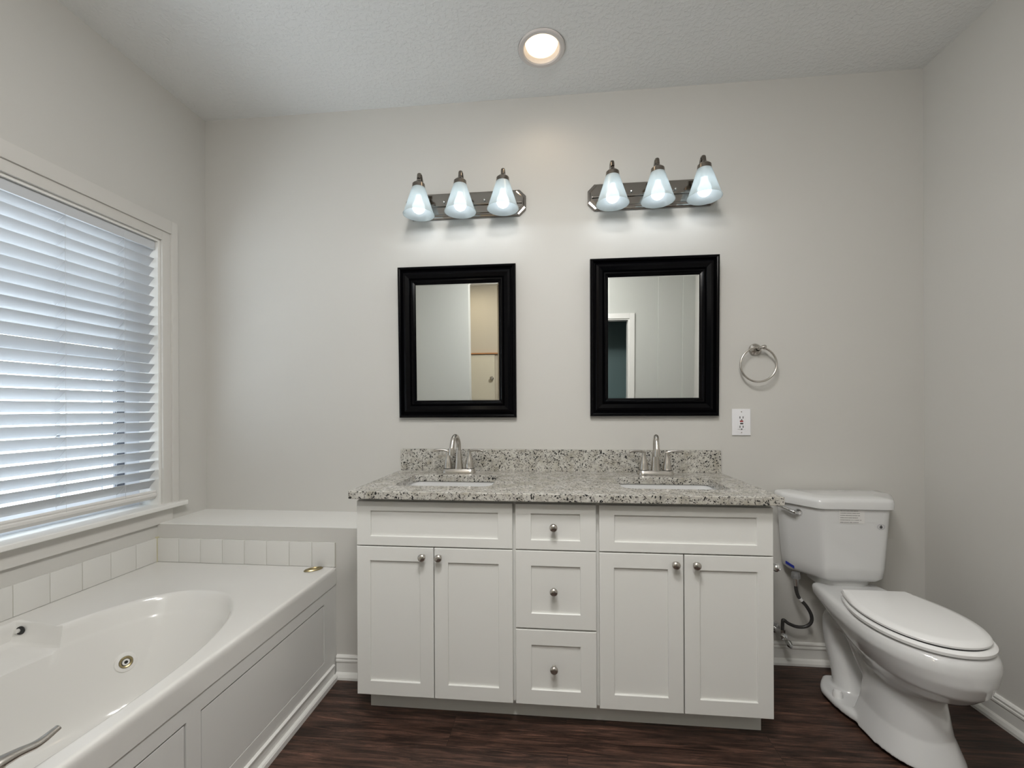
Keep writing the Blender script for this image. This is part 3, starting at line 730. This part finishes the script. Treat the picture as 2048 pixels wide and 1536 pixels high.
# ------------------------------------------------------------------ VANITY LIGHTS
def vanity_light(cx_, dz, label):
    t = thing('vanity_light', label, 'wall light', (cx_, -0.001, 2.215+dz), 'three-shade bath light bars')
    z0, z1, x0, x1 = 2.150+dz, 2.276+dz, cx_-0.304, cx_+0.304
    def oct_(i, y, c_=0.032):
        a, b_, c0, d0 = x0+i, x1-i, z0+i, z1-i
        return [(a+c_, y, c0), (b_-c_, y, c0), (b_, y, c0+c_), (b_, y, d0-c_), (b_-c_, y, d0), (a+c_, y, d0), (a, y, d0-c_), (a, y, c0+c_)]
    m = MB(); m.loft([oct_(0, -0.001), oct_(0, -0.012), oct_(0.003, -0.015), oct_(0.009, -0.016), oct_(0.012, -0.026), oct_(0.016, -0.028)], True, True); m.build('back_plate', M['pnickel'], t)
    m = MB(); m.box((x0+0.018, -0.036, z0+0.052), (x1-0.018, -0.026, z0+0.066), 0.003); m.build('plate_rib', M['pnickel'], t)
    for sx_ in (-0.1015, 0.1015):
        m = MB(); m.lathe([(0, 0.028), (0.006, 0.028), (0.006, 0.040), (0.004, 0.044), (0, 0.045)], (cx_+sx_, 0, z0+0.071), 16, 'Y'); m.build('cap_screw', M['chrome'], t, smooth=40)
    for k, sx_ in enumerate((-0.201, 0.0, 0.203)):
        x = cx_+sx_; y = -0.130; zz = 2.126+dz+ (sx_*0.02)
        # curved arm rising from the plate and over the cup
        m = MB(); m.tube(spline([(x, -0.020, z0+0.085), (x, -0.055, z0+0.10), (x, -0.078, z0+0.14), (x, -0.100, z0+0.172), (x, -0.122, z0+0.170), (x, y, z0+0.145)], 6), 0.0068, 12, flat=(1.3, 0.8)); arm = m.build('arm', M['cup'], t, smooth=50)
        m = MB(); m.lathe([(0.008, 0.168), (0.011, 0.160), (0.022, 0.152), (0.0295, 0.145), (0.0310, 0.127), (0.028, 0.125)], (x, y, zz), 28, cap0=True, cap1=True); m.build('socket_cup', M['cup'], arm, smooth=35)
        m = MB()
        prof = [(0.026, 0.131), (0.0305, 0.128), (0.0335, 0.120), (0.0490, 0.072), (0.0640, 0.026), (0.0690, 0.010), (0.0730, 0.0045), (0.0745, 0.0), (0.0725, 0.0003), (0.0670, 0.0105), (0.0620, 0.026), (0.0470, 0.072), (0.0315, 0.119), (0.026, 0.128)]
        m.lathe(prof, (x, y, zz), 48); m.build('shade', M['shade'], t, smooth=40)
        m = MB(); m.lathe([(0.0, 0.0), (0.012, 0.002), (0.022, 0.009), (0.0285, 0.020), (0.0300, 0.032), (0.027, 0.045), (0.020, 0.058), (0.0145, 0.070), (0.013, 0.085)], (x, y, zz+0.006), 24, cap1=True); bu_ = m.build('bulb', M['bulb'], t, smooth=60)
        L = bpy.data.lights.new('bulb_light', 'SPOT'); L.energy = SPOT_W; L.color = (0.86, 0.93, 1.0); L.spot_size = math.radians(178); L.spot_blend = 0.12; L.shadow_soft_size = 0.022
        lo = bpy.data.objects.new('bulb_light', L); COL.objects.link(lo); lo.parent = bu_; lo.location = Vector((x, y, zz - 0.004)) - world_loc(t)
vanity_light(0.322, 0.0, 'nickel light bar with three lit frosted shades above the left mirror')
vanity_light(1.231, 0.006, 'nickel light bar with three lit frosted shades above the right mirror')

# ------------------------------------------------------------------ RECESSED LIGHT
dn = thing('recessed_downlight', 'round white recessed ceiling light with a warm lit lens', 'ceiling light', (CX, CY, ZC))
m = MB(); m.lathe([(0.100, -0.001), (0.100, -0.005), (0.096, -0.008), (0.082, -0.008), (0.077, -0.004), (0.072, 0.020), (0.070, 0.030)], (CX, CY, ZC), 64); m.build('trim_ring', mat('downlight_trim', (0.66, 0.62, 0.60), 0.4), dn, smooth=30)
m = MB(); m.lathe([(0.0, 0.004), (0.05, 0.0055), (0.0665, 0.011), (0.0705, 0.019)], (CX, CY, ZC), 64); m.build('lens', M['can'], dn, smooth=60)
m = MB(); m.lathe([(0.101, -0.0005), (0.101, -0.0025)], (CX, CY+0.0015, ZC), 64); m.build('shadow_gap', M['dark'], dn)
L = bpy.data.lights.new('downlight_glow', 'SPOT'); L.energy = CAN_W; L.color = (1, 0.80, 0.58); L.spot_size = math.radians(150); L.spot_blend = 0.7; L.shadow_soft_size = 0.05
lo = bpy.data.objects.new('downlight_glow', L); COL.objects.link(lo); lo.parent = dn; lo.location = (0, 0, -0.02)

# ceiling lamps added as fill light, all out of view
def fill_lamp(x, y, wt, col, size, label):
    t = thing('fill_fixture', label, 'ceiling light', (x, y, ZC))
    m = MB(); m.lathe([(size+0.012, -0.0005), (size+0.012, -0.018), (size, -0.020), (size, -0.012), (0, -0.012)], (x, y, ZC), 40); m.build('fill_pan', M['trim'], t, smooth=30)
    L = bpy.data.lights.new('fill_light', 'AREA'); L.shape = 'DISK'; L.size = size*2; L.energy = wt; L.color = col
    lo = bpy.data.objects.new('fill_light', L); COL.objects.link(lo); lo.parent = t; lo.location = (0, 0, -0.022)
fill_lamp(0.70, -1.70, REAR_FILL_W, (1.0, 0.985, 0.965), 0.24, 'added round flush fill light on the ceiling, out of view')
gl = thing('fill_globe_light', 'added white globe fill light in the rear half of the room, out of view', 'ceiling light', (0.72, -2.38, ZC))
m = MB(); m.lathe([(0.075, -0.0005), (0.075, -0.02), (0.03, -0.03), (0.02, -0.075), (0.02, -0.10)], (0.72, -2.38, ZC), 32); m.build('fill_canopy', M['trim'], gl, smooth=35)
m = MB(); gr = 0.105; m.lathe([(gr*math.sin(PI*k/16), gr*math.cos(PI*k/16)) for k in range(1, 16)], (0.72, -2.38, ZC-0.20), 32, cap0=True, cap1=True)
m.build('globe', emis('fill_globe_glow', (1.0, 0.97, 0.93), GLOBE_FILL_W/(PI*4*PI*gr*gr)), gl, smooth=60)
fill_lamp(-0.35, -3.50, CLOSET_FILL_W, (1.0, 0.88, 0.68), 0.12, 'added small warm fill light in the rear recess, out of view')

# ------------------------------------------------------------------ TOWEL RING
tr = thing('towel_ring', 'brushed nickel towel ring on the back wall right of the right mirror', 'towel ring', (1.700, 0, 1.465))
m = MB(); m.lathe([(0.0, 0.0005), (0.028, 0.0005), (0.028, 0.006), (0.024, 0.012), (0.012, 0.018), (0.010, 0.032), (0.011, 0.036)], (1.702, 0, 1.468), 32, 'Y'); m.build('mount', M['nickel'], tr, smooth=40)
m = MB(); m.tube([(1.702, -0.030, 1.469), (1.706, -0.043, 1.471), (1.713, -0.044, 1.472), (1.719, -0.044, 1.4735), (1.726, -0.044, 1.4735), (1.7315, -0.044, 1.4735), (1.735, -0.044, 1.473)], [0.009, 0.0085, 0.0070, 0.0095, 0.0115, 0.0095, 0.003], 18); m.build('ring_clasp', M['nickel'], tr, smooth=50)
m = MB(); rc = Vector((1.700, -0.043, 1.394)); rr_ = 0.0795
N = 64; rg = []
for k in range(N):
    a = 2*PI*k/N; ctr = rc + Vector((rr_*math.cos(a), 0, rr_*math.sin(a))); er = Vector((math.cos(a), 0, math.sin(a)))
    rg.append([ctr + er*(0.0046*math.cos(2*PI*j/12)) + Vector((0, 0.0046*math.sin(2*PI*j/12), 0)) for j in range(12)])
rg.append(rg[0]); m.loft(rg, False, False); bmesh.ops.remove_doubles(m.bm, verts=m.bm.verts[:], dist=1e-5); m.build('ring', M['nickel'], tr, smooth=60)

# ------------------------------------------------------------------ OUTLET
ox0, ox1, oz0, oz1 = 1.597, 1.681, 1.064, 1.189
ou = thing('wall_outlet', 'white safety outlet with red and black buttons below the towel ring', 'outlet', ((ox0+ox1)/2, 0, (oz0+oz1)/2))
m = MB(); m.box((ox0, -0.0065, oz0), (ox1, -0.0003, oz1), 0.003, 3); m.build('cover_plate', M['plate'], ou, smooth=30)
ocx, ocz = (ox0+ox1)/2, (oz0+oz1)/2
m = MB(); m.box((ocx-0.017, -0.0085, ocz-0.034), (ocx+0.017, -0.0060, ocz+0.034), 0.0015); rec = m.build('receptacle', M['plate'], ou)
def ob(x0, x1, z0, z1, mt, nm): mm = MB(); mm.box((ocx+x0, -0.0092, ocz+z0), (ocx+x1, -0.0083, ocz+z1)); mm.build(nm, mt, rec)
ob(-0.008, 0.007, 0.0015, 0.008, M['red'], 'reset_button'); ob(-0.007, 0.007, -0.0095, -0.003, M['ink'], 'test_button')
for s in (-1, 1):
    zc_ = s*0.022
    ob(-0.0095, -0.006, zc_-0.0045, zc_+0.0055, M['ink'], 'slot'); ob(0.0045, 0.008, zc_-0.0045, zc_+0.0055, M['ink'], 'slot')
    mm = MB(); mm.lathe([(0, 0.0083), (0.0030, 0.0083), (0.0030, 0.0092), (0, 0.0092)], (ocx, 0, ocz+zc_-0.0105), 14, 'Y'); mm.build('ground_hole', M['ink'], rec)
for s in (-1, 1):
    mm = MB(); mm.lathe([(0, 0.006), (0.0028, 0.006), (0.0024, 0.0076), (0, 0.008)], (ocx, 0, ocz+s*0.049), 12, 'Y'); mm.build('screw', M['nickel'], ou)

# ------------------------------------------------------------------ TOILET
X = 2.003
toi = thing('toilet', 'white two-piece elongated toilet with closed lid right of the vanity', 'toilet', (X, -0.4, 0))
def tank_ring(w_, yf, z, yb=-0.028, ch=0.088, cy=0.13, r=0.022, inset=0.0):
    w_ -= inset; yf += inset; yb -= inset
    pts = [(-w_, yb), (w_, yb), (w_, yf+cy), (w_-ch, yf), (-w_+ch, yf), (-w_, yf+cy)]
    out = []
    n_ = len(pts)
    for i in range(n_):
        p = Vector(pts[i]); a = Vector(pts[i-1]); b_ = Vector(pts[(i+1) % n_])
        rr2 = min(r if i > 1 else 0.012, (a-p).length*0.45, (b_-p).length*0.45)
        p0 = p + (a-p).normalized()*rr2; p1 = p + (b_-p).normalized()*rr2
        for k in range(6):
            t_ = k/5; q_ = p0*(1-t_)**2 + p*2*t_*(1-t_) + p1*t_**2; out.append((X+q_.x, q_.y, z))
    return out
m = MB()
m.loft([tank_ring(0.170, -0.185, 0.460, inset=0.006), tank_ring(0.188, -0.198, 0.466), tank_ring(0.199, -0.207, 0.480), tank_ring(0.204, -0.210, 0.52), tank_ring(0.214, -0.213, 0.65), tank_ring(0.221, -0.216, 0.772)], True, True)
m.build('tank', M['por'], toi, smooth=50)
m = MB()
m.loft([tank_ring(0.226, -0.222, 0.769, -0.022), tank_ring(0.230, -0.227, 0.773, -0.02), tank_ring(0.231, -0.228, 0.799, -0.02), tank_ring(0.227, -0.224, 0.810, -0.02), tank_ring(0.216, -0.213, 0.816, -0.024), tank_ring(0.172, -0.17, 0.820, -0.04, 0.07, 0.09)], True, True)
m.build('tank_lid', M['por'], toi, smooth=45)
def egg(yr, yc, yf, wr, w_, z, n_=26, off=0.0, ex=2.15, dx=0.0):
    """closed outline, rear edge straight, front rounded"""
    R_ = []
    for k in range(n_+1):
        t_ = k/n_; y = yr + (yc-yr)*t_; s_ = math.sin(t_*PI/2); R_.append((wr + (w_-wr)*s_, y))
    for k in range(1, n_+1):
        a = PI/2*k/n_; R_.append((w_*max(0.0, math.cos(a))**(2/ex), yc + (yf-yc)*math.sin(a)**(2/ex)))
    right = [(X+dx+x, y, z) for x, y in R_]; left = [(X+dx-x, y, z) for x, y in reversed(R_[:-1])]
    return right + left
m = MB()
# bowl shell
m.loft([egg(-0.14, -0.49, -0.710, 0.112, 0.150, 0.436), egg(-0.135, -0.49, -0.722, 0.126, 0.165, 0.431), egg(-0.135, -0.49, -0.732, 0.130, 0.174, 0.415), egg(-0.14, -0.49, -0.736, 0.126, 0.177, 0.392),
        egg(-0.16, -0.49, -0.735, 0.104, 0.163, 0.355), egg(-0.20, -0.51, -0.718, 0.085, 0.142, 0.312), egg(-0.26, -0.51, -0.682, 0.074, 0.116, 0.276), egg(-0.33, -0.50, -0.630, 0.078, 0.098, 0.250), egg(-0.37, -0.50, -0.590, 0.070, 0.083, 0.225)], True, True)
# front pedestal
m.loft([egg(-0.360, -0.47, -0.600, 0.060, 0.080, 0.28), egg(-0.362, -0.47, -0.594, 0.068, 0.086, 0.20), egg(-0.366, -0.47, -0.608, 0.090, 0.102, 0.10), egg(-0.368, -0.47, -0.636, 0.118, 0.125, 0.02), egg(-0.368, -0.47, -0.642, 0.123, 0.130, 0.0)], True, True)
# foot flange
m.loft([egg(-0.145, -0.26, -0.46, 0.060, 0.122, 0.0, ex=2.4, dx=-.03), egg(-0.145, -0.26, -0.46, 0.060, 0.122, 0.020, ex=2.4, dx=-.03), egg(-0.155, -0.26, -0.45, 0.052, 0.113, 0.032, ex=2.4, dx=-.03)], True, True)
m.build('tmp_bowl', M['por'])
tmp = bpy.data.objects['tmp_bowl']
# trapway
m = MB(); m.tube(spline([(X-.02, -0.46, 0.15), (X-.02, -0.36, 0.20), (X-.02, -0.265, 0.300), (X-.02, -0.175, 0.295), (X-.025, -0.165, 0.20), (X-.03, -0.205, 0.11), (X-.03, -0.240, 0.0)], 8), interp([0.055, 0.055, 0.060, 0.070, 0.062, 0.056, 0.066], 8), 20, flat=(1.05, 0.95))
# web under the deck
m.loft([egg(-0.17, -0.30, -0.42, 0.035, 0.045, 0.30), egg(-0.16, -0.30, -0.44, 0.075, 0.10, 0.41)], True, True)
m.build('tmp_trap', M['por']); tmp2 = bpy.data.objects['tmp_trap']
bm = bmesh.new(); bm.from_mesh(tmp.data); bm.from_mesh(tmp2.data)
me = bpy.data.meshes.new('bowl'); bm.to_mesh(me); bm.free(); me.materials.append(M['por'])
bowl = bpy.data.objects.new('bowl', me); COL.objects.link(bowl)
for o_ in (tmp, tmp2): bpy.data.objects.remove(o_)
rm = bowl.modifiers.new('remesh', 'REMESH'); rm.mode = 'VOXEL'; rm.voxel_size = 0.005; rm.use_smooth_shade = True
sm = bowl.modifiers.new('smooth', 'SMOOTH'); sm.factor = 0.6; sm.iterations = 9
dg = bpy.context.evaluated_depsgraph_get(); dg.update()
me2 = bpy.data.meshes.new_from_object(bowl.evaluated_get(dg)); bowl.modifiers.clear(); bowl.data = me2
me2.polygons.foreach_set('use_smooth', [True]*len(me2.polygons)); me2.materials.clear(); me2.materials.append(M['por'])
zmin = min(v.co.z for v in me2.vertices)
for v in me2.vertices: v.co.z -= zmin*max(0, 1 - v.co.z/0.1)
bowl.parent = toi; bowl.data.transform(Matrix.Translation(-Vector(toi.location)))
# gasket between tank and bowl
m = MB(); m.loft([egg(-0.05, -0.12, -0.18, 0.10, 0.105, 0.428), egg(-0.05, -0.12, -0.18, 0.10, 0.105, 0.463)], True, True); m.build('tank_shelf', M['por'], toi, smooth=40)
# seat and lid
m = MB()
m.loft([egg(-0.322, -0.50, -0.713, 0.118, 0.160, 0.4375), egg(-0.318, -0.50, -0.721, 0.122, 0.167, 0.441), egg(-0.318, -0.50, -0.722, 0.122, 0.168, 0.450), egg(-0.322, -0.50, -0.716, 0.118, 0.163, 0.4555)], True, True)
m.build('seat', M['seat'], toi, smooth=45)
m = MB()
m.loft([egg(-0.312, -0.495, -0.700, 0.113, 0.153, 0.4585), egg(-0.310, -0.495, -0.708, 0.117, 0.159, 0.462), egg(-0.310, -0.495, -0.709, 0.117, 0.160, 0.468), egg(-0.314, -0.495, -0.703, 0.113, 0.154, 0.4755), egg(-0.33, -0.495, -0.68, 0.10, 0.135, 0.4785)], True, True)
m.build('seat_lid', M['seat'], toi, smooth=45)
m = MB(); m.loft([egg(-0.322, -0.50, -0.704, 0.108, 0.152, 0.4550), egg(-0.322, -0.50, -0.704, 0.108, 0.152, 0.4590)], True, True); m.build('seat_gap_shade', M['dark'], toi)  # dark slab painted in as the shade between seat and lid
for s in (-1, 1):
    m = MB(); m.box((X+s*0.075-0.018, -0.330, 0.437), (X+s*0.075+0.018, -0.296, 0.463), 0.006, 3); m.build('seat_hinge', M['seat'], toi, smooth=40)
    m = MB(); m.lathe([(0.0175, 0.0), (0.0165, 0.030), (0.012, 0.038), (0.0, 0.040)], (X-0.03+s*0.094, -0.300, 0.030), 20); m.build('bolt_cap', M['seat'], toi, smooth=50)
# flush lever on the chamfered left corner of the tank
def chamf(t_, z, off=0.0, w_=0.215, yf=-0.2150, ch=0.088, cy=0.13):
    a = Vector((X-w_, yf+cy, z)); b_ = Vector((X-w_+ch, yf, z)); nrm = Vector((-(b_-a).y*-1, 0, 0))
    d_ = (b_-a).normalized(); n_ = Vector((d_.y, -d_.x, 0)); return a + (b_-a)*t_ + n_*off
n_c = (chamf(0.5, 0, 1) - chamf(0.5, 0, 0)).normalized()
qz = n_c.to_track_quat('Z', 'Y').to_matrix().to_4x4()
pc = chamf(0.40, 0.738, 0.0)
m = MB(); m.lathe([(0.0, 0.001), (0.016, 0.001), (0.016, 0.005), (0.010, 0.011), (0.007, 0.016), (0.0, 0.017)], pc, 24, mtx=qz); fl = m.build('flush_lever', M['chrome'], toi, smooth=45)
m = MB(); m.tube(spline([pc + n_c*0.017, pc + n_c*0.020 + Vector((-0.014, 0.0, 0.004)), chamf(0.02, 0.752, 0.024), chamf(-0.22, 0.760, 0.026)], 6), interp([0.009, 0.0095, 0.008, 0.0085], 6), 14, flat=(1.0, 0.8)); m.build('lever_arm', M['chrome'], fl, smooth=50)
# blue mark low on the same corner
m = MB(); a_ = chamf(-0.03, 0.490, 0.0, 0.2012, -0.2085); b_ = chamf(0.20, 0.478, 0.0, 0.2000, -0.2075)
m.bm.free(); m = MB(); off = n_c*0.0012
m.loft([[a_+off, b_+off, b_+off+Vector((0,0,0.012)), a_+off+Vector((0,0,0.012))], [a_-off, b_-off, b_-off+Vector((0,0,0.012)), a_-off+Vector((0,0,0.012))]]); m.build('blue_mark', M['blue'], toi)
# instruction sticker
def front(u, z): return Vector((X + u, -0.2135 - (z-0.65)/(0.129)*0.0030 - 0.0008, z))
st0, st1, sz0, sz1 = -0.064, 0.034, 0.712, 0.768
m = MB(); m.loft([[front(st0, sz0), front(st1, sz0), front(st1, sz1), front(st0, sz1)], [front(st0, sz0)+Vector((0,-.0004,0)), front(st1, sz0)+Vector((0,-.0004,0)), front(st1, sz1)+Vector((0,-.0004,0)), front(st0, sz1)+Vector((0,-.0004,0))]])
stk = m.build('sticker', M['label'], toi)
m = MB()
words = [(3.2, 1.6, 1.4, 4.5, 4, 3, 2.6), (3.5, 3.5, 7, 5, 4.5), (6.5, 4.2, 3.6, 7, 2.2), (5, 4.8, 4.2, 7.6), (5.6, 8, 2, 1.8, 6, 2), (5, 1.8, 4, 4, 7.4)]
for r_, ws in enumerate(words):
    z = sz1-0.004 - r_*0.0095; u = st0+0.004
    for wd in ws:
        L_ = wd*0.0029; a = u; 
        while a < u+L_-0.0006:
            hh = random.choice((0.0022, 0.0030, 0.0026)); e_ = a+0.0012
            p = [front(a, z-hh/2), front(e_, z-hh/2), front(e_, z+hh/2), front(a, z+hh/2)]
            m.quad([q_+Vector((0, -0.0006, 0)) for q_ in p]); a += 0.0019
        u += L_+0.0018
m.build('printed_lines', M['ink'], stk)
# round water-drop emblem
m = MB(); ec = front(0.098, 0.700)+Vector((-0.0, -0.0006, 0))
def ering(rx, rz): return [ec + Vector((rx*math.cos(2*PI*k/32)*(1), 0, rz*math.sin(2*PI*k/32))) for k in range(32)]
m.loft([ering(0.0145, 0.0115), ering(0.0128, 0.0100)], False, False); em = m.build('drop_emblem', mat('emblem_grey', (0.36, 0.36, 0.39), 0.5), toi)
m = MB(); pts = [ec + Vector((0.0055*math.cos(a)*1.0, -0.0003, 0.0055*math.sin(a)-0.001)) for a in [math.radians(d_) for d_ in range(150, 391, 12)]] + [ec + Vector((0, -0.0003, 0.0085))]
m.bm.faces.new([m.bm.verts.new(p) for p in pts]); m.build('drop', M['ink'], em)

# ------------------------------------------------------------------ SUPPLY VALVE AND HOSE
ho = thing('supply_hose', 'dark braided water hose looping from the toilet tank down to the shutoff valve', 'hose', (1.817, -0.10, 0.43))
hp = spline([(1.822, -0.112, 0.425), (1.824, -0.112, 0.385), (1.838, -0.110, 0.350), (1.868, -0.108, 0.315), (1.890, -0.105, 0.275), (1.892, -0.100, 0.240), (1.872, -0.095, 0.218), (1.838, -0.090, 0.213), (1.806, -0.085, 0.223), (1.786, -0.080, 0.236), (1.783, -0.078, 0.220), (1.783, -0.076, 0.182)], 6)
m = MB(); m.tube(hp, 0.0072, 12); m.build('braided_tube', M['hose'], ho, smooth=60)
m = MB(); m.lathe([(0.019, 0.440), (0.019, 0.452), (0.016, 0.464)], (1.822, -0.112, 0), 8, cap0=True, cap1=True); m.build('tank_nut', mat('grey_plastic_nut', (0.16, 0.16, 0.16), 0.5), ho)
m = MB(); m.lathe([(0.0095, 0.405), (0.0105, 0.418), (0.0105, 0.4395)], (1.8225, -0.112, 0), 14, cap0=True, cap1=True); m.build('metal_ferrule', M['chrome'], ho, smooth=30)
m = MB(); m.tube(hp[12:15], 0.0084, 12); m.build('white_band', M['seat'], ho, smooth=60)
va = thing('shutoff_valve', 'chrome shutoff valve with oval handle on the wall beside the vanity', 'valve', (1.783, -0.05, 0.165))
m = MB(); m.tube([(1.783, -0.0005, 0.165), (1.783, -0.010, 0.165), (1.783, -0.011, 0.165), (1.783, -0.062, 0.165)], [0.028, 0.022, 0.0095, 0.0095], 20)
m.tube([(1.783, -0.052, 0.165), (1.783, -0.090, 0.165)], 0.0145, 18); m.tube([(1.783, -0.076, 0.160), (1.783, -0.076, 0.192)], 0.0115, 6)
m.build('valve_body', M['chrome'], va, smooth=35)
m = MB(); m.tube(spline([(1.783, -0.088, 0.165), (1.783, -0.104, 0.161), (1.785, -0.124, 0.154), (1.787, -0.142, 0.149)], 5), interp([0.006, 0.008, 0.017, 0.010], 5), 16, flat=(0.75, 1.0)); m.build('valve_handle', M['chrome'], va, smooth=60)
